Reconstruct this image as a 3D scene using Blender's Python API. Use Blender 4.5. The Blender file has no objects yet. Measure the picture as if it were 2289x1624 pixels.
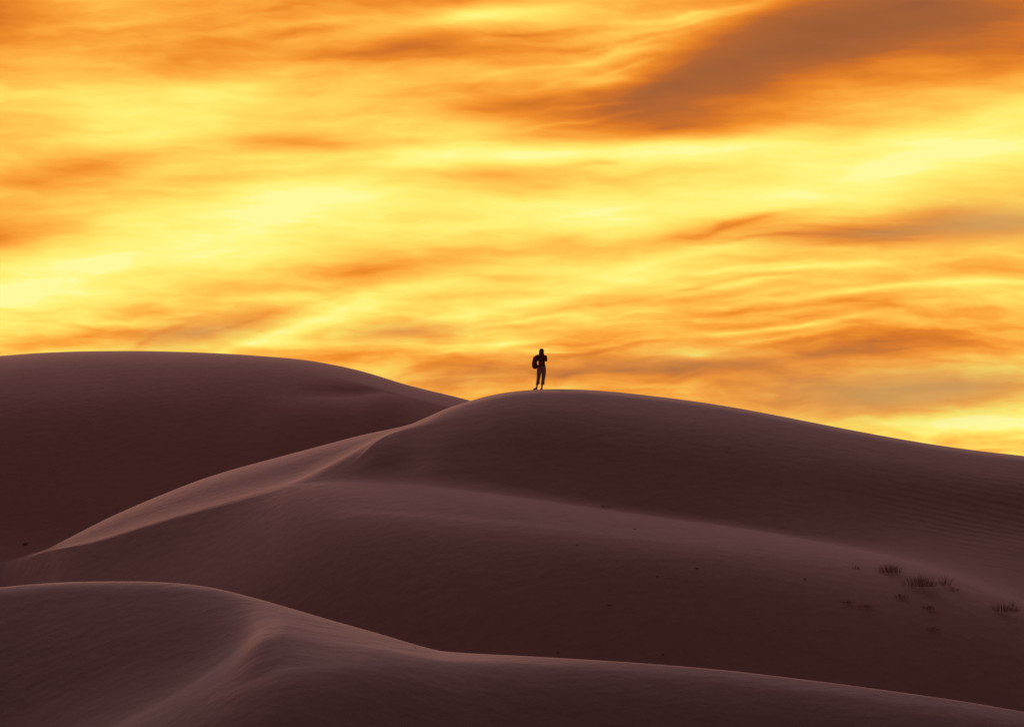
import bpy, bmesh, math, random
import numpy as np
from mathutils import Vector, Matrix

random.seed(7)
rng = np.random.default_rng(7)
scene = bpy.context.scene
COL = scene.collection

# ------------------------------------------------------------------ camera
W0, H0, F = 2289.0, 1624.0, 8378.0          # long lens, figure about 150 m away
CX, CY, HORIZON = W0 / 2, H0 / 2, 1120.0
PITCH = math.atan((HORIZON - CY) / F)
SP, CP = math.sin(PITCH), math.cos(PITCH)
cam = bpy.data.cameras.new("camera")
cam.sensor_width = 36.0
cam.lens = F / W0 * 36.0
cam.clip_start = 0.5
cam.clip_end = 20000
cam_ob = bpy.data.objects.new("camera", cam)
cam_ob.rotation_euler = (math.pi / 2 + PITCH, 0, 0)
COL.objects.link(cam_ob)
scene.camera = cam_ob

def dy_of(Y):
    return CP - (CY - Y) / F * SP
def k_of(Y):                                  # rise over run of the sight line
    r = (CY - Y) / F
    return (SP + r * CP) / (CP - r * SP)
def t_of(X, Y):
    return (X - CX) / F / dy_of(Y)

def pchip(pts, x):
    """shape-preserving cubic through (x, y) points, held flat outside."""
    p = np.array(sorted(pts), float)
    xs, ys = p[:, 0], p[:, 1]
    if len(xs) == 1:
        return np.full_like(np.asarray(x, float), ys[0])
    h = np.diff(xs); d = np.diff(ys) / h
    m = np.zeros(len(xs)); m[0], m[-1] = 0.0, 0.0
    for i in range(1, len(xs) - 1):
        if d[i - 1] * d[i] > 0:
            w1, w2 = 2 * h[i] + h[i - 1], h[i] + 2 * h[i - 1]
            m[i] = (w1 + w2) / (w1 / d[i - 1] + w2 / d[i])
    xc = np.clip(x, xs[0], xs[-1])
    i = np.clip(np.searchsorted(xs, xc) - 1, 0, len(h) - 1)
    s = (xc - xs[i]) / h[i]
    return ((2*s**3 - 3*s**2 + 1) * ys[i] + (s**3 - 2*s**2 + s) * h[i] * m[i]
            + (-2*s**3 + 3*s**2) * ys[i + 1] + (s**3 - s**2) * h[i] * m[i + 1])

def smooth1(a, n):
    if n < 1: return a
    k = np.hanning(2 * n + 3)[1:-1]; k /= k.sum()
    pad = np.pad(a, (n, n), mode='edge')
    return np.convolve(pad, k, 'valid')

# ------------------------------------------------------------------ small helpers
def tag(o, label=None, cat=None, group=None, kind=None):
    if label: o["label"] = label
    if cat: o["category"] = cat
    if group: o["group"] = group
    if kind: o["kind"] = kind
    return o

def mesh_obj(name, verts, faces, mat, parent=None, smooth=True):
    me = bpy.data.meshes.new(name)
    me.from_pydata([tuple(v) for v in verts], [], faces)
    me.update()
    if smooth:
        me.polygons.foreach_set("use_smooth", [True] * len(me.polygons))
    me.materials.append(mat)
    o = bpy.data.objects.new(name, me)
    COL.objects.link(o)
    if parent: o.parent = parent
    return o

def grid_obj(name, P, mat, smooth=True):
    """P: (rows, cols, 3) array -> one quad sheet."""
    R, C, _ = P.shape
    me = bpy.data.meshes.new(name)
    me.vertices.add(R * C)
    me.vertices.foreach_set("co", P.reshape(-1).astype(np.float32))
    r, c = np.meshgrid(np.arange(R - 1), np.arange(C - 1), indexing='ij')
    a = (r * C + c).ravel()
    q = np.stack([a, a + 1, a + C + 1, a + C], 1).ravel()
    n = (R - 1) * (C - 1)
    me.loops.add(n * 4); me.loops.foreach_set("vertex_index", q.astype(np.int32))
    me.polygons.add(n)
    me.polygons.foreach_set("loop_start", (np.arange(n) * 4).astype(np.int32))
    me.polygons.foreach_set("loop_total", np.full(n, 4, np.int32))
    me.polygons.foreach_set("use_smooth", np.ones(n, bool))
    me.update(calc_edges=True); me.validate()
    me.materials.append(mat)
    o = bpy.data.objects.new(name, me)
    COL.objects.link(o)
    return o

class NT:
    def __init__(self, tree):
        self.t = tree; self.n = tree.nodes; self.l = tree.links
    def node(self, kind, **kw):
        nd = self.n.new(kind)
        for k, v in kw.items(): setattr(nd, k, v)
        return nd
    def put(self, sock, v):
        if hasattr(v, "is_linked") or isinstance(v, bpy.types.NodeSocket): self.l.new(v, sock)
        else: sock.default_value = v
    def math(self, op, a, b=None, c=None, clamp=False):
        nd = self.node("ShaderNodeMath", operation=op); nd.use_clamp = clamp
        self.put(nd.inputs[0], a)
        if b is not None: self.put(nd.inputs[1], b)
        if c is not None: self.put(nd.inputs[2], c)
        return nd.outputs[0]
    def vmath(self, op, a, b=None, c=None):
        nd = self.node("ShaderNodeVectorMath", operation=op)
        self.put(nd.inputs[0], a)
        if b is not None: self.put(nd.inputs[1], b)
        if c is not None: self.put(nd.inputs[2], c)
        return nd.outputs["Value"] if op in ("DOT_PRODUCT", "LENGTH") else nd.outputs[0]
    def mapping(self, vec, loc=(0,0,0), rot=(0,0,0), scale=(1,1,1), kind="POINT"):
        nd = self.node("ShaderNodeMapping", vector_type=kind)
        self.l.new(vec, nd.inputs["Vector"])
        nd.inputs["Location"].default_value = loc
        nd.inputs["Rotation"].default_value = rot
        nd.inputs["Scale"].default_value = scale
        return nd.outputs[0]
    def noise(self, vec, scale=1, detail=3, rough=0.5, out=0, dist=0.0):
        nd = self.node("ShaderNodeTexNoise")
        self.l.new(vec, nd.inputs["Vector"])
        nd.inputs["Scale"].default_value = scale
        nd.inputs["Detail"].default_value = detail
        nd.inputs["Roughness"].default_value = rough
        nd.inputs["Distortion"].default_value = dist
        return nd.outputs[out]
    def smooth(self, v, a, b):
        nd = self.node("ShaderNodeMapRange", interpolation_type="SMOOTHSTEP")
        self.put(nd.inputs[0], v)
        nd.inputs[1].default_value = a; nd.inputs[2].default_value = b
        nd.inputs[3].default_value = 0; nd.inputs[4].default_value = 1
        return nd.outputs[0]
    def mix(self, fac, a, b):
        nd = self.node("ShaderNodeMix", data_type="RGBA")
        self.put(nd.inputs[0], fac)
        for s, v in ((nd.inputs[6], a), (nd.inputs[7], b)):
            if isinstance(v, tuple): s.default_value = v if len(v) == 4 else (*v, 1)
            else: self.l.new(v, s)
        return nd.outputs[2]

def lin(r, g, b):
    f = lambda c: c / 12.92 if c <= 0.04045 else ((c + 0.055) / 1.055) ** 2.4
    return (f(r / 255), f(g / 255), f(b / 255), 1)

def base_mat(name):
    m = bpy.data.materials.new(name); m.use_nodes = True
    nt = NT(m.node_tree)
    bs = m.node_tree.nodes["Principled BSDF"]
    bs.inputs["Roughness"].default_value = 0.9
    bs.inputs["Specular IOR Level"].default_value = 0.1
    return m, nt, bs

# ------------------------------------------------------------------ sky
world = bpy.data.worlds.new("World"); scene.world = world
world.use_nodes = True
wt = NT(world.node_tree)
for n in list(wt.n): wt.n.remove(n)
tc = wt.node("ShaderNodeTexCoord")
D = wt.vmath("NORMALIZE", tc.outputs["Generated"])
sep = wt.node("ShaderNodeSeparateXYZ"); wt.l.new(D, sep.inputs[0])
az = wt.math("ARCTAN2", sep.outputs[0], sep.outputs[1])       # 0 straight ahead (+Y)
el = wt.math("ARCSINE", sep.outputs[2])
comb = wt.node("ShaderNodeCombineXYZ")
wt.put(comb.inputs[0], wt.math("MULTIPLY", az, F / 1000))
wt.put(comb.inputs[1], wt.math("MULTIPLY", el, F / 1000))
P0 = comb.outputs[0]                                           # 1 unit = 6.84 degrees of sky

# gentle wander of the wind, stretched along the streaks
wn = wt.noise(wt.mapping(P0, rot=(0,0,math.radians(-9)), scale=(1.3,3.4,1)), 1.0, 3, 0.55, out=1)
wo = wt.vmath("SUBTRACT", wn, (0.5,0.5,0.5))
P1 = wt.vmath("MULTIPLY_ADD", wo, (0.22,0.07,0.0), P0)

SUN_AZ, SUN_EL = -16.0, 8.5
#   X     Y    rx   ry  tilt  amount   (thick cloud < 0, thin bright cloud > 0)
STROKES = [
 (2060,  20, 820, 300, 12, -0.54), (1680, 140, 560, 190, 14, -0.44), (1420, 225, 480, 120, 10, -0.26),
 (2289, 130, 420, 190, 12, -0.28), (1180, 228, 480,  85,  3, -0.27), ( 900, 112, 560, 100,  3, -0.28),
 ( 400, 138, 460,  75,  6, -0.26), ( -20,  40, 330, 210,  8, -0.36), (1290, 120, 420,  60,  6, -0.24),
 ( 760,  40,1700, 210,  4, -0.20), (1470, 285, 620,  85,  4, -0.36), (1050,  48, 430,  52,  6,  0.36),
 (1420, 118, 330,  30, 14,  0.20), (1600,  30, 420,  40, 12,  0.22), (1330, 180, 260,  26, 10,  0.18),
 ( 420, 205, 700, 150,  8,  0.09), (1230, 338, 960,  52,  3,  0.34),
 (1960, 395, 820, 130, 10,  0.30), ( 620, 480, 660, 130, 12,  0.30), (  90, 650, 520, 190, 10,  0.31),
 (2200, 290, 520,  90, 12,  0.14), (1350, 470, 700,  80,  6,  0.20), ( 330, 290, 520,  70,  6,  0.12),
 ( 200, 372, 330,  70,  7, -0.22), (  90, 412, 420,  55,  2, -0.22), ( -10, 525, 330, 100,  5, -0.38),
 (1090, 388, 520,  62,  1, -0.24), ( 860, 600, 520,  66,  4, -0.27), ( 660, 316, 430,  50, -4, -0.18),
 (1240, 536, 140,  36,  4, -0.14), ( 430, 742, 340,  56,  9, -0.28), ( 160, 762, 420,  48, 10, -0.26),
 ( 330, 700, 360,  36,  5, -0.14), ( 900, 742, 300,  46,  3, -0.26), (1640, 502, 330,  40, 12, -0.30),
 (2140, 498, 560,  76,  1, -0.36), (1880, 528, 480,  46,  2, -0.20), (1700, 690, 560,  28,  5, -0.16),
 (1950, 772, 900,  88,  2, -0.32), (1480, 832, 800,  84,  2, -0.34), (1080, 822, 420,  70,  3, -0.26),
 (2060, 880, 760,  78,  3, -0.28), (2010, 640, 900,  90,  8, -0.14), (1250, 760, 420,  40,  8, -0.16),
 ( 780, 800, 420,  44,  6, -0.18), (1700, 730, 560,  40,  4, -0.12), (1560, 660, 320,  26,  6, -0.20),
 (2230, 944, 560,  66, -1,  0.36), (1565, 798, 200,  24,  0,  0.34), ( 770, 700, 520,  60, 17,  0.16),
 ( 560, 770, 260,  26, 14,  0.10), (1430, 590, 640,  50, 13,  0.16), (1760, 600, 330,  20,  3,  0.24),
 (1250, 660, 520,  34, 12,  0.16), (1900, 655, 420,  18,  6,  0.18), (2150, 632, 420,  22,  3,  0.20),
 (1650, 745, 520,  16,  6,  0.20), (1120, 770, 340,  18,  6,  0.18),
 (2170,  50, 560, 190, 10, -0.18), (1830,  95, 520, 150, 14, -0.15), (1500, 195, 620, 150, 12, -0.10), (1800,  60, 760, 190, 14, -0.07), (1080, 200, 480, 110, 4, -0.12), (800, -25, 1700, 120, 4, -0.17), (1900, 60, 1000, 300, 12, -0.11), (1160, 228, 420, 90, 3, -0.08), (960, 125, 520, 75, 4, -0.10), (1000, 470, 1500, 170, 6, 0.07), (380, 570, 900, 180, 9, 0.04), (1650, 332, 950, 50, 3, 0.14), (1900, 520, 720, 75, 1, -0.17), (2050, 330, 600, 130, 10, 0.04),
]
FINE = [
 # combed streaks, top
 ( 600, 38, 460, 22, 7,-.16), ( 720, 60, 440, 20, 6, .16), ( 470, 76, 330, 18, 9,-.15), ( 350, 97, 360, 18, 8, .13),
 ( 620, 87, 330, 22, 8,-.15), (1050,  4, 560, 24, 4,-.26), (1450, 96, 260, 13,15, .26), (1290,119, 300, 12, 9, .18),
 (1500, 62, 300, 12,13, .18), (1330, 74, 320, 26, 7,-.28), (1130, 86, 300, 14, 6,-.18), (1180,160, 300, 11, 7, .15),
 (1400,150, 250, 11,14, .18), (1480,192, 300, 36,17,-.18), (1250,180, 270, 11, 9, .18), (1330,231, 280, 10, 5, .15),
 (1060,190, 190, 22, 4,-.22), (1120,241, 300, 32, 2,-.12), (1300,263, 300, 11,12, .15), (1560, 30, 300, 12, 10, .16),
 ( 850,130, 300, 24, 2,-.16), ( 960,135, 260, 12, 5,-.12), (1300,362, 300, 15, 4,-.16),
 # wisps towards the horizon
 ( 620,746, 360, 22,22, .22), ( 560,720, 360, 20,20,-.18), ( 250,722, 250, 13, 5, .13), ( 330,765, 190, 18,25,-.22),
 ( 700,640, 300, 24, 8,-.12), (1590,506, 210, 13,14,-.24), (1700,486, 230, 12,12,-.15), (1750,526, 320, 11, 3,-.18),
 (1900,511, 300, 10,-2,-.18), (1960,537, 300, 10, 3,-.15), (1850,480, 340, 10, 5, .14), (1980,496, 340,  9,-2, .14),
 (1640,601, 250, 13, 8, .18), (1890,600, 270, 11, 3, .15), (1550,641, 300, 15,10,-.18), (1680,666, 250, 12, 4,-.18),
 (1640,690, 270, 11, 6,-.18), (1750,716, 300, 11, 7,-.15), (1690,630, 300, 11, 7, .17), (1760,696, 230, 10, 4, .15),
 (1990,696, 300, 20,-10,-.15), (2100,751, 340, 20,-4,-.15), (1850,722, 300, 12, 9, .18), (1700,761, 230, 10, 5, .18),
 (1450,771, 230, 15, 8,-.18), (1250,771, 230, 12, 4,-.14), (1350,791, 250, 12,10,-.22), (1200,801, 210, 12,-3,-.18),
 (1130,776, 230, 11, 6, .18), (1250,791, 180,  9, 3, .18), (1020,791, 210, 11, 8, .18), (1060,830, 190, 10, 4, .16),
 ( 980,816, 230, 13,10,-.16), ( 930,836, 190, 11,12,-.14), (1300,836, 230, 13, 3,-.15), (1650,821, 340, 17, 6,-.15),
 (1900,801, 440, 22, 3,-.15), (2100,830, 340, 20, 2, .12), (2120,912, 300, 15,-6, .20), (1900,930, 230, 17,-2, .16),
 (1400,700, 260, 13, 9, .14), (1320,680, 240, 14, 8,-.12), (1150,720, 240, 13,12, .12), (2000,640, 300, 10, 5, .15),
]
GREY = [(430, 748, 330, 60, 9, 0.55), (2240, 492, 420, 70, 2, 0.8), (2080, 880, 620, 90, 4, 0.7),
        (900, 742, 280, 44, 3, 0.4), (1500, 810, 700, 60, 2, 0.25), (1950, 520, 500, 50, 2, 0.35), (1850, 860, 900, 130, 2, 0.3), (1050, 850, 500, 70, 2, 0.25)]
def strokes(tab, vec, start):
    acc = start
    for X, Y, rx, ry, a, amp in tab:
        m = wt.mapping(vec, loc=((X - CX) / 1000, (HORIZON - Y) / 1000, 0),
                       rot=(0,0,math.radians(a)), scale=(rx / 1000, ry / 1000, 1), kind="TEXTURE")
        g = wt.node("ShaderNodeTexGradient", gradient_type="QUADRATIC_SPHERE")
        wt.l.new(m, g.inputs[0])
        acc = wt.math("MULTIPLY_ADD", g.outputs["Fac"], amp * 1.2, acc)
    return acc
val = strokes(STROKES, P1, 0.735)
# feathery break-up of the thin wisps
wf = wt.noise(wt.mapping(P1, rot=(0,0,math.radians(-10)), scale=(6,15,1)), 1.0, 3, 0.55, out=1)
P2 = wt.vmath("MULTIPLY_ADD", wt.vmath("SUBTRACT", wf, (0.5,0.5,0.5)), (0.11,0.035,0.0), P1)
fbreak = wt.smooth(wt.noise(wt.mapping(P2, rot=(0,0,math.radians(-9)), scale=(4,14,1)), 1.0, 3, 0.6), 0.3, 0.72)
fine = wt.math("MULTIPLY", strokes(FINE, P2, 0.0), 0.72)
val = wt.math("MULTIPLY_ADD", fine, wt.math("MULTIPLY_ADD", fbreak, 0.9, 0.35), val)
val = strokes([(1750, 850, 1150, 150, 2, -0.18), (1950, 720, 900, 220, 4, -0.11), (1000, 860, 600, 90, 2, -0.08), (300, 750, 500, 60, 5, -0.07)], P1, val)
# fine combed streaks
s1 = wt.noise(wt.mapping(P1, rot=(0,0,math.radians(-8)), scale=(1.1,7.0,1)), 1.0, 5, 0.6)
s2 = wt.smooth(wt.noise(wt.mapping(P2, rot=(0,0,math.radians(-10)), scale=(2.4,17.0,1)), 1.0, 4, 0.56), 0.3, 0.7)
s3 = wt.noise(wt.mapping(P1, loc=(3,1,0), rot=(0,0,math.radians(-12)), scale=(0.8,2.6,1)), 1.0, 2, 0.5)
s4 = wt.noise(wt.mapping(P2, loc=(1,5,0), rot=(0,0,math.radians(-8)), scale=(5.5,30.0,1)), 1.0, 3, 0.56); s4 = wt.smooth(s4, 0.28, 0.72)
low = wt.smooth(sep.outputs[2], 0.075, 0.02)                   # wisps tighten towards the horizon
amp2 = wt.math("MULTIPLY_ADD", low, 0.08, 0.13)
val = wt.math("MULTIPLY_ADD", wt.math("SUBTRACT", s1, 0.5), 0.34, val)
val = wt.math("MULTIPLY_ADD", wt.math("SUBTRACT", s2, 0.5), amp2, val)
val = wt.math("MULTIPLY_ADD", wt.math("SUBTRACT", s3, 0.5), 0.22, val)
val = wt.math("MULTIPLY_ADD", wt.math("SUBTRACT", s4, 0.5), wt.math("MULTIPLY_ADD", low, 0.18, 0.07), val)
ramp = wt.node("ShaderNodeValToRGB")
wt.l.new(wt.math("MULTIPLY_ADD", val, 1 / 1.52, 0.5 / 1.52), ramp.inputs[0])
stops = [(-0.5,(150,88,55)), (-0.1,(168,98,54)), (0.08,(182,102,50)), (0.24,(214,117,40)), (0.40,(240,142,44)), (0.52,(252,167,62)),
         (0.64,(255,193,80)), (0.75,(255,217,96)), (0.86,(255,237,114)), (0.97,(255,246,136)), (1.02,(255,249,158))]
stops = [((p + 0.5) / 1.52, c) for p, c in stops]
e = ramp.color_ramp.elements
e[0].position, e[0].color = stops[0][0], lin(*stops[0][1])
e[1].position, e[1].color = stops[-1][0], lin(*stops[-1][1])
for p, c in stops[1:-1]:
    q = e.new(p); q.color = lin(*c)
gv = strokes(GREY, P1, 0.0)
gv = wt.math("MINIMUM", gv, 0.75)
front = wt.mix(gv, ramp.outputs[0], lin(206,164,98))
# beyond the burning patch of cloud: dim violet overcast, with an unseen pink glow added to light the sand
gdir = Vector((math.sin(math.radians(-8)) * math.cos(math.radians(23)), math.cos(math.radians(-8)) * math.cos(math.radians(23)), math.sin(math.radians(23))))
gd = wt.vmath("DOT_PRODUCT", D, tuple(gdir))
glow = wt.math("POWER", wt.math("MAXIMUM", gd, 0.0), 13.0)
AMB, GLOW = (0.057, 0.033, 0.040, 1), (4.15, 2.9, 3.25, 1)
dusk = wt.mix(glow, AMB, GLOW)
skyt = wt.node("ShaderNodeTexSky", sky_type="NISHITA")
skyt.sun_disc = False
skyt.sun_elevation = math.radians(SUN_EL)
skyt.sun_rotation = math.radians(SUN_AZ)
skyt.dust_density = 3.0
nsk = wt.vmath("MULTIPLY", skyt.outputs[0], (0.05,0.05,0.05))
dusk = wt.mix(0.08, dusk, nsk)
mv = wt.smooth(el, math.radians(15), math.radians(8.5))
ma = wt.smooth(wt.math("ABSOLUTE", az), math.radians(22), math.radians(9.5))
bgf = wt.node("ShaderNodeBackground"); wt.l.new(front, bgf.inputs[0])
bgd = wt.node("ShaderNodeBackground"); wt.l.new(dusk, bgd.inputs[0])
mxs = wt.node("ShaderNodeMixShader")
wt.l.new(wt.math("MULTIPLY", mv, ma), mxs.inputs[0]); wt.l.new(bgd.outputs[0], mxs.inputs[1]); wt.l.new(bgf.outputs[0], mxs.inputs[2])
wo_ = wt.node("ShaderNodeOutputWorld"); wt.l.new(mxs.outputs[0], wo_.inputs[0])

sun = bpy.data.lights.new("sun", "SUN")
sun.energy = 1.3; sun.angle = math.radians(8); sun.color = (1.0, 0.42, 0.2)
sun_ob = bpy.data.objects.new("sun", sun)
sd = Vector((math.sin(math.radians(SUN_AZ)) * math.cos(math.radians(SUN_EL)), math.cos(math.radians(SUN_AZ)) * math.cos(math.radians(SUN_EL)), math.sin(math.radians(SUN_EL))))
sun_ob.rotation_euler = sd.to_track_quat('Z', 'Y').to_euler()
sun_ob.location = sd * 400
COL.objects.link(sun_ob)

scene.view_settings.view_transform = 'Standard'
scene.view_settings.look = 'None'
scene.view_settings.exposure = 0
scene.view_settings.gamma = 1

# ------------------------------------------------------------------ sand
def sand_material():
    m, nt, bs = base_mat("sand")
    g = nt.node("ShaderNodeNewGeometry")
    pos = g.outputs["Position"]
    n1 = nt.noise(pos, 0.09, 4, 0.5)
    n2 = nt.noise(pos, 1.7, 4, 0.6)
    n3 = nt.noise(pos, 28.0, 2, 0.6)
    v = nt.math("MULTIPLY_ADD", n1, 0.5, nt.math("MULTIPLY_ADD", n2, 0.3, nt.math("MULTIPLY", n3, 0.2)))
    c = nt.mix(nt.smooth(v, 0.3, 0.7), (0.37,0.198,0.153,1), (0.44,0.246,0.196,1))
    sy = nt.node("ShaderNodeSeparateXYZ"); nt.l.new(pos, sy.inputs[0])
    # warm haze glow put into the sand colour: greyer near, redder on the far dune
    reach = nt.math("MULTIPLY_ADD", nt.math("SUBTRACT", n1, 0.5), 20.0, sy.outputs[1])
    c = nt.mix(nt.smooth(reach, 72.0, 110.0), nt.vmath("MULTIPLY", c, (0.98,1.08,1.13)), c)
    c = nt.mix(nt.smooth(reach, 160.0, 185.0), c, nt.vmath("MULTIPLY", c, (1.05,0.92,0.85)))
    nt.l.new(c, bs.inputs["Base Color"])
    bs.inputs["Roughness"].default_value = 0.95
    # wind ripples in patches, grain everywhere
    w = nt.node("ShaderNodeTexWave", wave_type="BANDS", bands_direction="Y", wave_profile="SIN")
    nt.l.new(nt.mapping(pos, rot=(0,0,math.radians(7)), scale=(0.35,1,0.3)), w.inputs["Vector"])
    w.inputs["Scale"].default_value = 0.62
    w.inputs["Distortion"].default_value = 4.0
    w.inputs["Detail"].default_value = 2.0
    w.inputs["Detail Scale"].default_value = 0.6
    patch = nt.smooth(nt.noise(nt.mapping(pos, scale=(0.06,0.06,0.1)), 1.0, 2, 0.5), 0.40, 0.62)
    far = nt.vmath("LENGTH", nt.vmath("MULTIPLY", nt.vmath("SUBTRACT", pos, (19.0,137.0,0.0)), (1/7.0,1/7.0,0.0)))
    wt_amp = nt.math("MULTIPLY_ADD", nt.smooth(far, 1.0, 0.3), 0.020, 0.002)
    h = nt.math("MULTIPLY", nt.math("MULTIPLY", w.outputs[1], patch), wt_amp)
    w2 = nt.node("ShaderNodeTexWave", wave_type="BANDS", bands_direction="Y", wave_profile="SIN")
    nt.l.new(nt.mapping(pos, rot=(0,0,math.radians(-28)), scale=(0.5,1,0.3)), w2.inputs["Vector"])
    w2.inputs["Scale"].default_value = 1.5; w2.inputs["Distortion"].default_value = 4.5
    w2.inputs["Detail"].default_value = 2.0; w2.inputs["Detail Scale"].default_value = 0.9
    near = nt.smooth(nt.vmath("LENGTH", pos), 84.0, 66.0)
    patch2 = nt.smooth(nt.noise(nt.mapping(pos, loc=(4,9,0), scale=(0.16,0.12,0.2)), 1.0, 2, 0.5), 0.42, 0.65)
    h = nt.math("MULTIPLY_ADD", nt.math("MULTIPLY", w2.outputs[1], nt.math("MULTIPLY", near, patch2)), 0.0022, h)
    h = nt.math("MULTIPLY_ADD", n2, 0.05, h)
    h = nt.math("MULTIPLY_ADD", n3, 0.004, h)
    b = nt.node("ShaderNodeBump"); b.inputs["Strength"].default_value = 0.55; b.inputs["Distance"].default_value = 1.0
    nt.l.new(h, b.inputs["Height"])
    nt.l.new(b.outputs[0], bs.inputs["Normal"])
    return m
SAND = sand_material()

step = 3.33 * 1.045 ** np.arange(75)                      # columns widen gently beyond the view
XC = np.concatenate([-300 - np.cumsum(step)[::-1], np.arange(-300, 2590, 3.33), 2590 + np.cumsum(step)])
TC = (XC - CX) / F

class Dune:
    """A dune as a height field: profiles running away from the viewer, given by
    ridge and break lines with the slope of the sand at each."""
    def __init__(self, crest, nodes, depth, back_r=16.0, nseg=14, sm=6, foot=-14.0, mu=0.15, brink=None, loose=None):
        # nodes: list from crest downwards of (Yfunc(X, crestY), slope above, slope below)
        def curve(fn):
            X = XC.copy()
            for _ in range(3):
                Y = fn(X); X = CX + TC * F * dy_of(Y)
            return k_of(Y)
        kc = curve(crest)
        kc = smooth1(kc, sm)
        y = depth(XC); z = kc * y
        sc = kc if brink is None else np.maximum(kc, brink(XC))
        prof = [(y, z, sc.copy(), sc.copy(), kc)]
        for fn, sa, sb in nodes:
            k = smooth1(curve(fn), sm)
            pk, py, psb = prof[-1][4], prof[-1][0], prof[-1][3]
            k = np.minimum(k, pk - 0.00008)
            a = np.maximum(sa(XC), k + 0.006)
            b = np.maximum(sb(XC), k + 0.006)
            mm = np.maximum(0.5 * (a + psb), np.maximum(pk, k) + 0.004)
            y2 = py * (mm - pk) / (mm - k)
            prof.append((y2, k * y2, a, b, k))
        self.prof = prof
        # one smooth sheet: ease the depth sideways, keeping every sight line
        rr = []
        for j in range(len(prof) - 1, 0, -1):
            ya, za, _, _, _ = prof[j]; yb, zb, _, _, _ = prof[j - 1]
            ma, mb = prof[j][2], prof[j - 1][3]
            h = yb - ya
            for i in range(nseg):
                s = i / nseg
                rr.append((ya + h * s, (2*s**3-3*s**2+1)*za + (s**3-2*s**2+s)*h*ma + (-2*s**3+3*s**2)*zb + (s**3-s**2)*h*mb))
        rr.append((prof[0][0], prof[0][1]))
        Y0 = np.array([r[0] for r in rr]); KK = np.array([r[1] for r in rr]) / Y0
        KK = np.maximum.accumulate(KK, axis=0)
        q0 = np.log(Y0); G = np.diff(q0, axis=0)
        wr = 1.0 / (G + 0.0004) ** 2
        dx = np.diff(TC)[None, :]
        wx = mu * (0.0004 ** -2) * (0.0003978 / dx) * np.ones_like(q0[:, 1:])
        if loose is not None: wx = wx * loose(0.5 * (XC[1:] + XC[:-1]))[None, :]
        an = np.zeros_like(q0); an[-1] = 2.0e3
        def A(q):
            o = an * q
            d = wr * np.diff(q, axis=0); o[1:] += d; o[:-1] -= d
            d = wx * np.diff(q, axis=1); o[:, 1:] += d; o[:, :-1] -= d
            return o
        b = an * q0
        d = wr * G; b[1:] += d; b[:-1] -= d
        dg = an.copy(); dg[1:] += wr; dg[:-1] += wr; dg[:, 1:] += wx; dg[:, :-1] += wx
        q = q0.copy(); r_ = b - A(q); z_ = r_ / dg; p_ = z_.copy(); rz = (r_ * z_).sum(); r00 = rz
        for it in range(900):
            Ap = A(p_); al = rz / (p_ * Ap).sum()
            q += al * p_; r_ -= al * Ap; z_ = r_ / dg; rn = (r_ * z_).sum()
            if rn < 1e-7 * r00: break
            p_ = z_ + (rn / rz) * p_; rz = rn
        q = np.maximum.accumulate(q + np.arange(len(q))[:, None] * 1e-6, axis=0)
        Ys = np.exp(q); Zs = KK * Ys
        prof[0] = (Ys[-1], Zs[-1], kc, kc, kc)
        prof[-1] = (Ys[0], Zs[0], *prof[-1][2:])
        print("relaxed", it, float(np.abs(q - q0).max()))
        rows = []
        # foot in front
        y0, z0, _, s0, _ = prof[-1]
        nf = 14
        for i in range(nf):
            d = (nf - i) / nf
            L = 26.0
            rows.append((y0 - L * d, np.maximum(z0 - s0 * L * d, foot + 0 * z0)))
        for i in range(len(Ys) - 1): rows.append((Ys[i], Zs[i]))
        # lee side
        yc, zc, kc_ = prof[0][0], prof[0][1], prof[0][4]
        dmax = (kc_ + 0.5) * back_r
        for i in range(30):
            d = dmax * (i / 29) ** 1.3
            rows.append((yc + d, zc + kc_ * d - d * d / (2 * back_r)))
        ye, ze = rows[-1]
        for i in range(1, 12):
            d = 3.0 * i
            rows.append((ye + d, np.maximum(ze - 0.5 * d, foot - 0.3)))
        Yg = np.array([r[0] for r in rows]); Zg = np.array([r[1] for r in rows])
        self.Yg, self.Zg = Yg, Zg
        Xg = Yg * TC[None, :]
        self.P = np.stack([Xg, Yg, Zg], 2)
    def at(self, X, Y):
        """point of the sand met by the sight line through (X, Y)"""
        t, k = t_of(X, Y), k_of(Y)
        f = np.interp(t, TC, np.arange(len(TC))); c = int(f); a = f - c
        yy = self.Yg[:, c] * (1 - a) + self.Yg[:, c + 1] * a
        zz = self.Zg[:, c] * (1 - a) + self.Zg[:, c + 1] * a
        kk = zz / yy
        i = int(np.argmax(kk >= k)) if (kk >= k).any() else int(np.argmax(kk))
        j = max(i - 1, 0)
        w = 0 if kk[i] == kk[j] else (k - kk[j]) / (kk[i] - kk[j])
        w = min(max(w, 0), 1)
        y = yy[j] + (yy[i] - yy[j]) * w; z = zz[j] + (zz[i] - zz[j]) * w
        return Vector((t * y, y, z))

def C(*pts): return lambda X: pchip(pts, X)
def K(v): return lambda X: np.full_like(X, v, dtype=float)
def off(fn, *pts): return lambda X: fn(X) + pchip(pts, X)
def frac(a, b, f): return lambda X: a(X) * (1 - f) + b(X) * f

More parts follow.
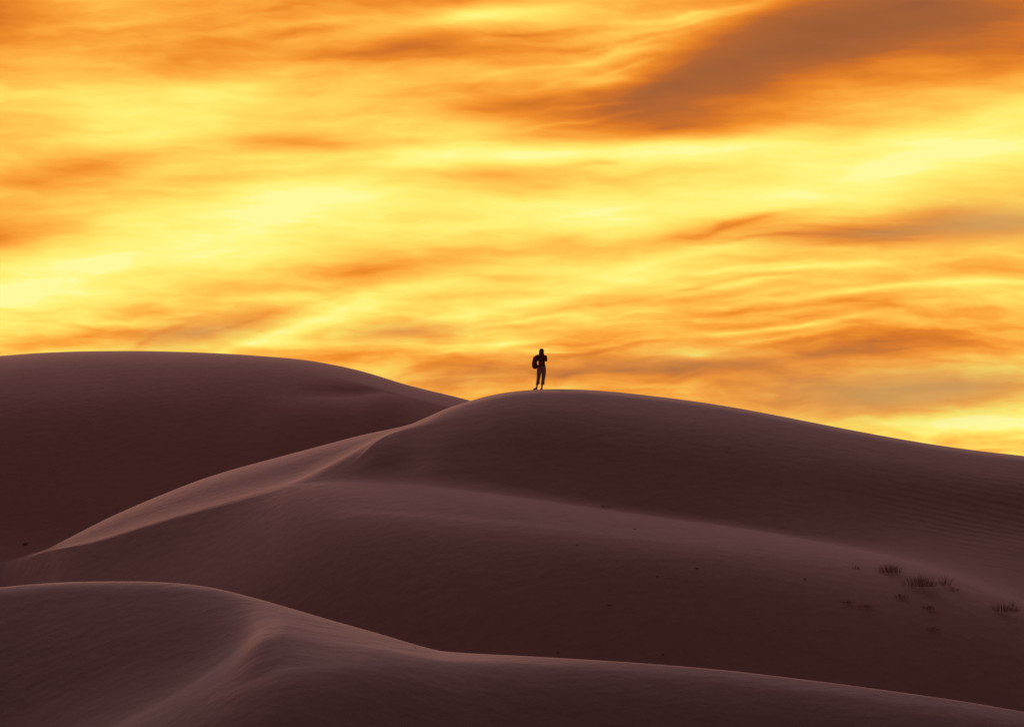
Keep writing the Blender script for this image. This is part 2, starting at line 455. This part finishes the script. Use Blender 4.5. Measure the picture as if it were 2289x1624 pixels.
# --- far dune on the left
c1 = C((-2600,1010),(-1200,900),(-400,826),(0,795),(100,788),(200,784.6),(300,784),(400,786),(500,790),(600,796.5),(680,804),(740,814),
       (800,827),(860,844.5),(900,857),(950,870),(1000,882),(1056,896),(1200,940),(1500,1030),(2289,1130),(4900,1160))
d1 = Dune(c1, [
    (off(c1,(0,26)), C((0,.17),(700,.17),(900,.16)), C((0,.17),(700,.17),(900,.16))),
    (off(c1,(0,95),(600,80),(760,52),(860,28),(1000,20)), C((0,.30),(600,.30),(760,.36),(860,.33),(1000,.25)), C((0,.30),(600,.30),(760,.36),(860,.33),(1000,.25))),
    (off(c1,(0,180),(500,140),(640,98),(700,85),(800,62),(860,36),(900,30),(1000,32)), C((0,.50),(500,.44),(680,.26),(760,.14),(860,.12),(920,.24),(1000,.30)), C((0,.50),(500,.44),(680,.28),(760,.20),(860,.18),(920,.26),(1000,.30))),
    (off(c1,(0,260),(500,210),(700,140),(860,90),(1000,70)), C((0,.56),(600,.50),(760,.44),(900,.36)), C((0,.56),(600,.50),(760,.44),(900,.36))),
    (off(c1,(0,380),(900,240)), K(.56), K(.56)),
    (off(c1,(0,445),(900,420)), K(.44), K(.44)),
    (off(c1,(-1000,580),(0,580),(900,560)), K(.40), K(.40)),
  ], C((-2600,235),(0,222),(700,214),(1056,204),(2289,215)), back_r=22)

# --- the dune with the figure
c2 = C((-2600,1480),(-300,1360),(-100,1297),(0,1258),(60,1240.5),(92,1231.5),(140,1209),(200,1178),(252,1152.5),(350,1110),(450,1071),(530,1046),(612,1024),(700,1000.5),(824,968.5),
       (870,959),(913,949),(950,934),(985,918),(1030,901.5),(1056,894),(1100,882.5),(1150,874.5),(1200,870.3),(1250,869.2),(1300,870.3),
       (1350,873.5),(1400,878),(1450,883.5),(1500,889.5),(1600,903.5),(1700,921),(1800,940.5),(1900,960),(2000,978.5),(2100,995),(2200,1008.5),(2289,1018.5),
       (2600,1060),(3200,1110),(4900,1180))
bench = C((-2600,1424),(-300,1344),(-100,1293.4),(0,1260.8),(60,1243.6),(92,1233.9),(216,1210),(324,1177.5),(468,1136.5),(612,1096),(648,1086),(730,1079),(790,1079),(850,1082),(913,1086),(985,1092),
          (1056,1099),(1200,1117),(1300,1131),(1400,1145),(1500,1159),(1600,1172),(1700,1187),(1800,1205),(1900,1224),(2000,1246),(2100,1276),
          (2200,1313),(2289,1348),(2600,1450),(4900,1600))
def split(left, right, x=913.0): return lambda X: np.where(X < x, left(X), right(X))
n8 = split(C((-2600,1421),(-300,1341),(-100,1290.7),(0,1258.7),(60,1241.7),(92,1232.2),(216,1206.5),(324,1173.5),(468,1132),(560,1107),(612,1091.5),(648,1079.5),(690,1061),(732,1040),(780,1015.5),(822,992),(860,973.5),(892,962),(913,955)),
           off(c2,(913,6),(985,8),(1056,10),(1300,12),(2600,14)))
n7 = split(C((-2600,1422),(-300,1342),(-100,1291.4),(0,1259.3),(60,1242.2),(92,1232.6),(216,1208),(324,1175),(468,1133.8),(560,1109),(612,1093.5),(648,1082.5),(690,1072.5),(732,1061),(786,1037),(808,1018),(837,990),(876,968),(913,961)),
           off(c2,(913,12),(985,24),(1056,34),(1300,44),(2600,50)))
n6 = split(C((-2600,1423),(-300,1343),(-100,1292),(0,1259.8),(60,1242.7),(92,1233.0),(216,1208.8),(324,1176),(468,1135),(560,1110.3),(612,1094.5),(648,1084),(690,1076.5),(732,1070),(786,1058),(837,1038),(876,1033),(913,1033)),
           off(c2,(913,84),(1056,110),(1300,140),(1700,140),(2000,120),(2289,100)))
n5 = split(C((-2600,1423.5),(-300,1343.5),(-100,1292.7),(0,1260.3),(60,1243.2),(92,1233.4),(216,1209.5),(324,1176.8),(468,1135.9),(560,1111.3),(612,1095.3),(648,1085.2),(690,1079),(732,1075),(786,1070),(837,1061),(876,1056),(913,1054)),
           off(c2,(913,105),(1056,172),(1200,222),(1400,249),(1700,249),(1900,238),(2100,210),(2289,200)))
tm = C((-2600,26),(0,19),(40,10),(75,2.4),(92,1))
def tail(fn, d): return lambda X: np.where(X < 92, c2(X) + d * tm(X), np.maximum(fn(X), c2(X) + d))
n8, n7, n6, n5, bench = tail(n8,.7), tail(n7,1.1), tail(n6,1.5), tail(n5,1.9), tail(bench,2.4)
d2 = Dune(c2, [
    (frac(c2, n8, .5), C((0,.52),(80,.45),(130,.22),(216,.19),(650,.18),(800,.13),(913,.08),(1056,.07)), C((0,.52),(80,.45),(130,.22),(216,.19),(650,.18),(800,.13),(913,.08),(1056,.07))),
    (n8, C((0,.52),(80,.45),(130,.2),(216,.08),(560,.08),(700,.03),(822,.02),(913,.05),(1056,.16),(1300,.17)), C((0,.52),(80,.45),(130,.25),(216,.12),(560,.12),(700,.03),(822,.02),(913,.06),(1056,.16),(1300,.17))),
    (n7, C((0,.52),(80,.45),(130,.3),(216,.2),(560,.20),(700,.12),(837,.12),(913,.24),(1056,.23),(1300,.25)), C((0,.52),(80,.45),(130,.3),(216,.2),(560,.20),(700,.16),(837,.34),(913,.34),(1056,.23),(1300,.25))),
    (n6, C((0,.52),(80,.46),(130,.36),(216,.26),(560,.24),(732,.20),(800,.36),(850,.48),(1056,.36),(1300,.47)), C((0,.52),(80,.46),(130,.36),(216,.26),(560,.24),(732,.20),(800,.36),(850,.48),(1056,.36),(1300,.47))),
    (n5, C((0,.52),(80,.48),(130,.42),(216,.34),(560,.26),(732,.14),(800,.24),(850,.32),(1056,.38),(1700,.46),(2000,.33),(2289,.20)), C((0,.52),(80,.48),(130,.42),(216,.34),(560,.26),(732,.14),(800,.24),(850,.32),(1056,.38),(1700,.46),(2000,.33),(2289,.20))),
    (bench, C((0,.54),(92,.48),(216,.38),(560,.28),(730,.10),(900,.05),(1400,-.02),(1800,-.03),(2289,.06)), C((0,.54),(92,.52),(560,.38),(648,.20),(730,.10),(900,.05),(1400,-.02),(1800,-.03),(2289,.08))),
    (off(bench,(0,50),(600,50),(800,60),(1400,50),(2289,44)), C((0,.56),(200,.54),(600,.36),(800,.13),(1000,.10),(1400,.13),(2289,.30)), C((0,.56),(200,.54),(600,.36),(800,.13),(1000,.10),(1400,.13),(2289,.30))),
    (off(bench,(0,150)), C((0,.50),(600,.42),(1000,.38),(1400,.50)), C((0,.50),(600,.42),(1000,.38),(1400,.50))),
    (off(bench,(0,300)), K(.62), K(.62)),
    (off(bench,(0,620)), K(.55), K(.55)),
  ], C((-2600,160),(0,153),(600,151),(1212,150),(2289,148),(4900,150)), back_r=15, brink=C((-2600,.5),(96,.5),(150,.02),(4900,-.2)), loose=C((-300,1),(-60,.06),(120,.06),(260,1)))

# --- the near dune
c3 = C((-2600,1420),(-300,1336),(0,1312),(100,1303),(200,1299),(300,1298.5),(400,1303),(470,1312),(550,1330.5),(650,1358.5),(750,1388),(850,1416),(930,1440),
       (965,1449.5),(990,1454.5),(1050,1459),(1150,1464),(1300,1472.5),(1450,1482.5),(1600,1495),(1800,1518),(2000,1544.5),(2150,1566),(2289,1590),(2600,1650),(4900,1760))
band = C((-2600,2100),(-300,1990),(0,1845),(140,1758),(260,1690),(380,1625),(480,1562),(560,1522),(640,1492),(700,1486),(800,1482),(900,1483),(1000,1489),(1200,1500),(1500,1522),
         (2000,1588),(2289,1640),(2600,1690),(4900,1810))
streak = split(C((-2600,1990),(-300,1880),(0,1770),(140,1690),(260,1623),(380,1560),(440,1522),(480,1496),(520,1463),(546,1438),(589,1405),(640,1397)), lambda X: c3(X) * .68 + band(X) * .32, 640.0)
d3 = Dune(c3, [
    (off(c3,(0,26),(470,24),(600,12),(900,6),(1100,5)), C((0,.36),(470,.28),(620,.06),(900,.03),(1500,.18)), C((0,.36),(470,.28),(620,.06),(900,.03),(1500,.18))),
    (frac(c3, streak, .58), C((-300,.50),(300,.43),(480,.34),(560,.15),(640,.09),(900,.03),(1500,.18)), C((-300,.50),(300,.43),(480,.34),(560,.15),(640,.09),(900,.03),(1500,.18))),
    (off(streak,(0,-18),(540,-13),(640,-8),(900,-3),(1200,-1.5)), C((0,.24),(480,.20),(560,.12),(640,.07),(900,.04),(1500,.19)), C((0,.24),(480,.20),(560,.12),(640,.07),(900,.04),(1500,.19))),
    (streak, C((0,.02),(440,.02),(520,.04),(580,.06),(640,.07),(900,.04),(1500,.20)), C((0,.02),(440,.02),(520,.04),(580,.06),(640,.07),(900,.04),(1500,.20))),
    (off(streak,(0,18),(480,18),(640,24),(900,8),(1200,4)), C((0,.20),(480,.11),(560,.07),(640,.07),(900,.03),(1500,.22)), C((0,.20),(480,.11),(560,.07),(640,.07),(900,.03),(1500,.22))),
    (band, C((0,.45),(480,.22),(560,.14),(640,.11),(800,.13),(1000,.26),(1500,.42)), C((0,.45),(480,.22),(560,.14),(640,.11),(800,.13),(1000,.26),(1500,.42))),
    (off(band,(0,80)), C((0,.60),(480,.42),(640,.40),(800,.46),(1100,.60),(1500,.66)), C((0,.60),(480,.42),(640,.40),(800,.46),(1100,.60),(1500,.66))),
    (off(band,(0,250)), K(.7), K(.7)),
  ], C((-2600,66),(0,64),(1000,61),(2289,57),(4900,55)), back_r=9, foot=-12)

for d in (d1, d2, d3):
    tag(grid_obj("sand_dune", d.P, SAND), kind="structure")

# --- desert floor reaching the horizon, with the rise the viewer stands on
ry = np.concatenate([-np.geomspace(6000, 60, 40), np.linspace(-55, 420, 190), np.geomspace(430, 9000, 60)])
rx = np.concatenate([-np.geomspace(6000, 160, 40), np.linspace(-155, 155, 120), np.geomspace(160, 6000, 40)])
gx, gy = np.meshgrid(rx, ry)
gz = -9.5 + 0.5 * np.sin(gx * .05 + 1.0) * np.sin(gy * .043) + 0.5 * np.sin(gx * .021 + gy * .017)
gz += 8.3 * np.exp(-((gx / 30) ** 2 + ((gy + 8) / 16) ** 2))
gz[(np.abs(gx) > 1000) | (np.abs(gy) > 1000)] = -9.5
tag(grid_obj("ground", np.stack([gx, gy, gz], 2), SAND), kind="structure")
# ------------------------------------------------------------------ the figure on the crest
def cloth_mat(name, col, rough=0.9, scale=40.0, vary=0.25):
    m, nt, bs = base_mat(name)
    g = nt.node("ShaderNodeTexCoord")
    n = nt.noise(g.outputs["Object"], scale, 3, 0.6)
    d = tuple(c * (1 - vary) for c in col); u = tuple(min(1, c * (1 + vary)) for c in col)
    nt.l.new(nt.mix(n, (*d, 1), (*u, 1)), bs.inputs["Base Color"])
    b = nt.node("ShaderNodeBump"); b.inputs["Strength"].default_value = 0.3; b.inputs["Distance"].default_value = 0.01
    nt.l.new(n, b.inputs["Height"]); nt.l.new(b.outputs[0], bs.inputs["Normal"])
    bs.inputs["Roughness"].default_value = rough
    return m
M_SKIN = cloth_mat("skin", (0.42, 0.24, 0.17), 0.6, 18, 0.1)
M_HAIR = cloth_mat("dark_hair", (0.16, 0.07, 0.045), 0.55, 60, 0.4)
M_TOP = cloth_mat("dark_knit", (0.20, 0.08, 0.05), 0.95, 50)
M_TROU = cloth_mat("pale_linen", (0.42, 0.26, 0.21), 0.95, 30, 0.12)
M_SHOE = cloth_mat("dark_leather", (0.06, 0.035, 0.025), 0.6, 40)
M_BAG = cloth_mat("bag_canvas", (0.21, 0.08, 0.05), 0.9, 45)

def loft(rings, n=20, cap=True):
    """rings: list of (centre, rx, ry[, tilt axis normal]) -> verts, faces"""
    vs, fs = [], []
    for k, r in enumerate(rings):
        c = Vector(r[0]); rx, ryy = r[1], r[2]
        nrm = Vector(r[3]) if len(r) > 3 else Vector((0, 0, 1))
        q = nrm.normalized().to_track_quat('Z', 'Y')
        ux, uy = q @ Vector((1, 0, 0)), q @ Vector((0, 1, 0))
        if abs(nrm.normalized().z) > 0.6:      # keep lateral axis lateral on upright rings
            ux = Vector((1, 0, 0)) - nrm.normalized() * nrm.normalized().x; ux.normalize(); uy = nrm.normalized().cross(ux)
        for i in range(n):
            a = 2 * math.pi * i / n
            vs.append(c + ux * math.cos(a) * rx + uy * math.sin(a) * ryy)
    for k in range(len(rings) - 1):
        for i in range(n):
            j = (i + 1) % n
            fs.append((k*n + i, k*n + j, (k+1)*n + j, (k+1)*n + i))
    if cap:
        fs.append(tuple(reversed(range(n)))); fs.append(tuple(range((len(rings)-1)*n, len(rings)*n)))
    return vs, fs
def join(*parts):
    V, Fc = [], []
    for v, f in parts:
        o = len(V); V += v; Fc += [tuple(i + o for i in q) for q in f]
    return V, Fc
def tube(pts, rs, n=10):
    pts = [Vector(p) for p in pts]; rings = []
    for i, p in enumerate(pts):
        a = pts[max(i-1, 0)]; b = pts[min(i+1, len(pts)-1)]
        rings.append((p, rs[i], rs[i], b - a))
    vs, fs = [], []
    prev = None
    for k, (c, r, _, nrm) in enumerate(rings):
        nrm = nrm.normalized()
        ref = prev if prev is not None else (Vector((0,1,0)) if abs(nrm.y) < .8 else Vector((1,0,0)))
        ux = (ref - nrm * ref.dot(nrm)).normalized(); prev = ux; uy = nrm.cross(ux)
        for i in range(n):
            a = 2*math.pi*i/n
            vs.append(c + ux*math.cos(a)*r + uy*math.sin(a)*r)
    for k in range(len(rings)-1):
        for i in range(n):
            j = (i+1) % n
            fs.append((k*n+i, k*n+j, (k+1)*n+j, (k+1)*n+i))
    fs.append(tuple(reversed(range(n)))); fs.append(tuple(range((len(rings)-1)*n, len(rings)*n)))
    return vs, fs

def skin_body(name, verts, edges, radii, root, mat, parent):
    me = bpy.data.meshes.new(name); me.from_pydata(verts, edges, []); me.update()
    o = bpy.data.objects.new(name, me); COL.objects.link(o)
    sk = o.modifiers.new("skin", 'SKIN'); sk.use_smooth_shade = True
    layer = me.skin_vertices[0] if len(me.skin_vertices) else None
    if layer is None:
        bm = bmesh.new(); bm.from_mesh(me); bm.verts.layers.skin.verify(); bm.to_mesh(me); bm.free(); layer = me.skin_vertices[0]
    for i, r in enumerate(radii):
        layer.data[i].radius = r if isinstance(r, tuple) else (r, r)
        layer.data[i].use_root = (i == root)
    ss = o.modifiers.new("sub", 'SUBSURF'); ss.levels = 1; ss.render_levels = 1
    dg = bpy.context.evaluated_depsgraph_get()
    ev = o.evaluated_get(dg)
    m2 = bpy.data.meshes.new_from_object(ev)
    o.modifiers.clear(); o.data = m2; m2.name = name; bpy.data.meshes.remove(me)
    m2.materials.clear(); m2.materials.append(mat)
    m2.polygons.foreach_set("use_smooth", [True] * len(m2.polygons)); m2.update()
    o.parent = parent
    return o

feet = d2.at(1208, 869.5)
feet = Vector((feet.x, feet.y, feet.z))
# stand on the crest: height of the sand just behind the brow
person = bpy.data.objects.new("person", None); COL.objects.link(person)
def sand_z(x, y):
    f = np.interp(x / y, TC, np.arange(len(TC))); c = int(f); a = f - c
    z0 = np.interp(y, d2.Yg[:, c], d2.Zg[:, c]); z1 = np.interp(y, d2.Yg[:, c+1], d2.Zg[:, c+1])
    return float(z0 * (1 - a) + z1 * a)
PC = int(np.argmin(np.abs(TC - t_of(1210, 869))))
PY = float(d2.prof[0][0][PC]) + 0.15; PX = t_of(1210, 869) * PY
PZ = sand_z(PX, PY)
person.location = (PX, PY, PZ - 0.01)
tag(person, "long-haired person seen from behind on the dune crest, dark top, pale cropped trousers", "person")

# skeleton (x right, y away from the viewer, z up); the figure looks away over the far side
V, E, R = [], [], []
def jt(p, r, prev=None):
    V.append(p); R.append(r)
    if prev is not None: E.append((prev, len(V) - 1))
    return len(V) - 1
pel = jt((0.005, 0, 0.90), (.14,.10))
sp1 = jt((0.01, 0, 1.05), (.11,.085), pel)
sp2 = jt((0.005, 0, 1.20), (.125,.09), sp1)
sp3 = jt((0, 0, 1.33), (.11,.08), sp2)
nk = jt((0.005, .01, 1.42), .05, sp3)
hd0 = jt((0.01, .03, 1.48), (.06,.07), nk)
hd1 = jt((0.01, .03, 1.56), (.075,.09), hd0)
hd2 = jt((0.01, .02, 1.625), (.055,.065), hd1)
# nose and ears
jt((0.01, .135, 1.535), .012, hd1)
def leg(hip, knee, ank, ball, toe):
    a = jt(hip, .085, pel); b = jt(knee, .055, a); c = jt(((knee[0]+ank[0])/2, knee[1]-.015, (knee[2]+ank[2])/2+.03), .05, b)
    d = jt(ank, .034, c); f = jt(ball, (.04,.028), d); jt(toe, (.03,.018), f)
leg((-.09, 0, .82), (-.125, .015, .45), (-.185, 0, .085), (-.25, .06, .035), (-.30, .10, .025))
leg((.10, 0, .82), (.075, .02, .45), (.02, 0, .085), (-.005, .10, .035), (-.02, .17, .025))
def hand(w, dirv, side, up, curl):
    """palm with five unequal bent fingers growing from wrist joint w"""
    wv = Vector(V[w]); dv = Vector(dirv).normalized(); sv = Vector(side).normalized(); uv = Vector(up).normalized()
    palm = jt(tuple(wv + dv * .055), (.036,.018), w)
    for i, (o, L) in enumerate(((-.030,.062), (-.010,.074), (.010,.080), (.030,.072))):
        b = jt(tuple(wv + dv*.095 + sv*o), .0095, palm)
        m = jt(tuple(wv + dv*(.095 + L*.55) + sv*o*1.1 + uv*curl*.3*L), .0085, b)
        jt(tuple(wv + dv*(.095 + L*(1 - curl*.35)) + sv*o*1.1 + uv*curl*.75*L), .0075, m)
    tb = jt(tuple(wv + dv*.04 + sv*.042 + uv*.008), .011, palm)
    jt(tuple(wv + dv*.075 + sv*.062 + uv*.02), .009, tb)
# left arm, hand on the hip
sl = jt((-.165, 0, 1.355), .055, sp3); el_ = jt((-.285, -.03, 1.115), .042, sl); wl = jt((-.165, .02, .99), .028, el_)
hand(wl, (.75,.45,-.35), (.2,.5,.6), (.1,.6,-.4), .5)
# right arm raised, hand at the face
sr = jt((.165, 0, 1.355), .055, sp3); er = jt((.185, .16, 1.16), .042, sr); wr = jt((.11, .21, 1.40), .028, er)
hand(wr, (-.35,.1,.9), (-.7,.5,-.3), (-.5,.5,.3), .8)
skin_body("body", V, E, R, pel, M_SKIN, person)

# hair: long, over the nape to between the shoulder blades
hair = loft([((.01,.015,1.668),.018,.02), ((.01,.012,1.66),.05,.055), ((.01,.01,1.635),.078,.085), ((.01,.0,1.59),.094,.10), ((.008,-.015,1.54),.097,.098),
             ((.005,-.035,1.47),.098,.08), ((.002,-.06,1.40),.108,.06), ((0,-.085,1.32),.105,.045), ((0,-.098,1.24),.085,.03), ((.004,-.10,1.17),.05,.018), ((.006,-.10,1.13),.018,.008)], 28)
hv = [Vector(v) + Vector((1,0,0)) * .006 * math.sin(i * 2.4) for i, v in enumerate(hair[0])]
mesh_obj("hair", hv, hair[1], M_HAIR, person)
# dark top with sleeves
torso = loft([((.012,0,.935),.165,.115), ((.014,0,.97),.155,.112), ((.016,0,1.05),.132,.10), ((.012,0,1.13),.135,.10), ((.006,0,1.22),.152,.108), ((0,0,1.31),.165,.105), ((0,0,1.365),.150,.09),
              ((.002,.005,1.40),.105,.075), ((.005,.008,1.43),.062,.06)], 28)
slv_l = tube([(-.12,0,1.35), (-.175,0,1.345), (-.235,-.015,1.235), (-.287,-.03,1.12), (-.285,-.025,1.09), (-.24,-.008,1.05), (-.185,.012,1.005)], [.06,.068,.06,.058,.055,.05,.042], 14)
slv_r = tube([(.12,0,1.35), (.175,.01,1.345), (.19,.08,1.26), (.185,.15,1.185), (.178,.175,1.18), (.15,.19,1.26), (.118,.205,1.37)], [.06,.060,.058,.058,.058,.05,.042], 14)
mesh_obj("top", *join(torso, slv_l, slv_r), M_TOP, person)
# pale cropped wide trousers
hips = loft([((.012,0,.955),.150,.112), ((.012,0,.90),.172,.122), ((.006,0,.83),.184,.128), ((.003,0,.76),.184,.125), ((.003,0,.70),.178,.115)], 28)
def trou(sx, pts): return loft([((x, y, z), rx, ryy) for x, y, z, rx, ryy in pts], 22)
tl = trou(-1, [(-.088,0,.80,.096,.118), (-.095,.003,.66,.090,.105), (-.108,.006,.52,.078,.09), (-.125,.006,.40,.070,.082), (-.138,.0,.28,.073,.085), (-.144,-.004,.215,.078,.088)])
tr = trou(1, [(.094,0,.80,.098,.118), (.096,.003,.66,.090,.105), (.088,.008,.52,.078,.09), (.073,.008,.40,.070,.082), (.058,.002,.28,.074,.085), (.052,-.004,.205,.080,.088)])
mesh_obj("trousers", *join(hips, tl, tr), M_TROU, person)
# shoes
def shoe(a, b, c):
    return tube([a, tuple((Vector(a)+Vector(b))/2), b, c], [.036,.044,.040,.022], 12)
for s in (shoe((-.185,-.035,.040), (-.255,.06,.036), (-.32,.11,.026)), shoe((.022,-.045,.040), (-.006,.10,.036), (-.024,.185,.026))):
    mesh_obj("shoe", *s, M_SHOE, person)

# bag slung over the left shoulder, hanging beside the arm
bag = bpy.data.objects.new("shoulder_bag", None); COL.objects.link(bag)
bag.location = person.location
tag(bag, "dark rounded bag hanging from the left shoulder of the standing person", "bag")
pouch = loft([((-.235,-.05,1.36),.03,.03), ((-.238,-.05,1.335),.068,.05), ((-.240,-.055,1.27),.096,.075), ((-.246,-.06,1.19),.112,.09), ((-.272,-.06,1.10),.102,.10), ((-.276,-.06,1.02),.106,.105), ((-.258,-.06,.95),.118,.10), ((-.256,-.06,.88),.098,.085), ((-.254,-.06,.845),.06,.055), ((-.254,-.06,.835),.02,.02)], 22)
mesh_obj("pouch", *pouch, M_BAG, bag)
mesh_obj("strap", *tube([(-.30,-.075,1.25), (-.25,-.09,1.35), (-.17,-.08,1.39), (-.135,.0,1.412), (-.17,.07,1.39), (-.25,.05,1.32), (-.305,.0,1.24)], [.018]*7, 8), M_BAG, bag)

# ------------------------------------------------------------------ dry grass and debris on the sand
m, nt, bs = base_mat("dry_grass")
tcg = nt.node("ShaderNodeTexCoord")
nt.l.new(nt.mix(nt.noise(tcg.outputs["Object"], 6, 2), (0.26,0.15,0.11,1), (0.44,0.26,0.20,1)), bs.inputs["Base Color"])
M_GRASS = m
m, nt, bs = base_mat("dark_stone")
tcg = nt.node("ShaderNodeTexCoord")
nst = nt.noise(tcg.outputs["Object"], 14, 4)
nt.l.new(nt.mix(nst, (0.16,0.10,0.08,1), (0.28,0.18,0.14,1)), bs.inputs["Base Color"])
M_STONE = m

def tuft(seed, n, spread, height, flat=1.0):
    r = random.Random(seed); vs, fs = [], []
    for _ in range(n):
        a = r.uniform(0, 2*math.pi); rad = spread * math.sqrt(r.random()) * .55
        b = Vector((math.cos(a)*rad, math.sin(a)*rad*.8, -.03))
        L = height * r.uniform(.45, 1.0) * (1.15 - rad / spread)
        lean = Vector((math.cos(a), math.sin(a), 0)) * r.uniform(.1, .75) * flat + Vector((.12, 0, 0))
        side = Vector((-math.sin(a), math.cos(a), 0)) + Vector((r.uniform(-.6,.6), r.uniform(-.6,.6), 0)); side.normalize()
        w = r.uniform(.004, .009)
        o = len(vs); m_ = 5
        for i in range(m_):
            s = i / (m_ - 1)
            p = b + lean * L * s * s * .9 + Vector((0, 0, L * (s - .28 * s * s * flat)))
            ww = w * (1 - .85 * s)
            vs += [p - side * ww, p + side * ww]
        for i in range(m_ - 1):
            q = o + 2*i; fs.append((q, q+1, q+3, q+2))
    return vs, fs

def place(o, X, Y, dune=None):
    o.location = (dune or d2).at(X, Y)
TUFTS = [ # X, Y(base), blades, spread, height, label
 (1988,1277,190,.85,.55,"bushy dark grass tuft highest on the sand bench at right, left of a larger tuft"),
 (2055,1308,280,1.1,.72,"largest dark grass tuft on the sand bench at right, in the middle of the group"),
 (2112,1306,46,.42,.78,"thin upright grass stalks on the bench beside the largest tuft"),
 (2243,1364,190,1.1,.50,"spreading dark grass tuft nearest the right edge of the photo"),
 (2262,1352,16,.2,.55,"sparse pale stalks just above the grass tuft near the right edge"),
 (2016,1333,90,.45,.30,"low dark grass clump downhill of the bushy tuft"),
 (2074,1358,90,.45,.32,"low dark grass clump straight below the largest tuft"),
 (1930,1354,90,.50,.26,"flattened grass clump on the dark slope, right one of a close pair"),
 (1890,1344,80,.36,.22,"small flattened grass clump on the dark slope, left one of a close pair"),
 (2132,1318,70,.6,.30,"low dark grass clump at the foot of the thin upright stalks"),
 (1912,1268,60,.28,.24,"small grass sprig on the upper edge of the sand bench left of the bushy tuft"),
 (2086,1405,90,.45,.24,"lowest grass clump on the dark slope beneath the tufts"),
 (1352,1131,90,.4,.18,"tiny flat grass clump on the pale bench below the person"),
]
for i, (X, Y, n, sp, h, lab) in enumerate(TUFTS):
    o = mesh_obj("grass_tuft", *tuft(100 + i, n, sp, h, 1.0 if h > .35 else 1.5), M_GRASS, smooth=False)
    place(o, X, Y)
    tag(o, lab, "grass", "dry grass tufts on the dunes")

def stone(seed, a, b, c):
    bm = bmesh.new(); bmesh.ops.create_icosphere(bm, subdivisions=3, radius=1)
    r = random.Random(seed); ph = [r.uniform(0, 6) for _ in range(6)]
    for v in bm.verts:
        p = v.co.copy()
        f = 1 + .16*math.sin(3*p.x+ph[0])*math.cos(2.6*p.y+ph[1]) + .09*math.sin(6*p.y+ph[2]+4*p.z) + .05*math.sin(9*p.x+ph[3])
        v.co = Vector((p.x*a*f, p.y*b*f, max(p.z, -.4)*c*f))
    vs = [v.co.copy() for v in bm.verts]; fs = [tuple(v.index for v in f.verts) for f in bm.faces]; bm.free()
    return vs, fs
STONES = [ # X, Y, half sizes, label, dune
 (58,1213.5,.30,.22,.07,"flat dark stone lying alone on the valley floor left of the pale tongue tip", d1),
 (1418,1182,.10,.08,.03,"small dark stone on the slope just under the pale bench", d2),
 (1290,1217,.07,.06,.03,"small dark stone on the slope below the person, upper left of the scattered stones", d2),
 (1557,1269,.12,.10,.04,"dark stone alone on the mid slope between the bench and the near dune", d2),
 (1798,1293,.09,.08,.04,"small dark stone on the slope left of the grass tufts", d2),
 (1362,1351,.10,.09,.03,"dark stone in the middle of the shadowed slope above the near dune", d2),
 (1469,1287,.07,.06,.03,"small dark stone left of the lone stone on the mid slope", d2),
 (1482,1461,.10,.08,.03,"dark stone low on the slope just above the near dune crest, right of another", d2),
 (1248,1457,.10,.09,.04,"dark stone low on the slope just above the near dune crest, left of another", d2),
 (927,1447,.035,.03,.025,"small dark stone on the pale near dune close to its dip", d3),
]
for i, (X, Y, a, b, c, lab, dn) in enumerate(STONES):
    o = mesh_obj("stone", *stone(300 + i, a*.5, b*.5, c*.42), M_STONE)
    place(o, X, Y, dn)
    tag(o, lab, "stone", "dark stones scattered on the sand")
print("depths", [round(float(p[0][500]), 1) for p in d2.prof], [round(float(p[0][500]), 1) for p in d3.prof], [round(float(p[0][300]),1) for p in d1.prof])
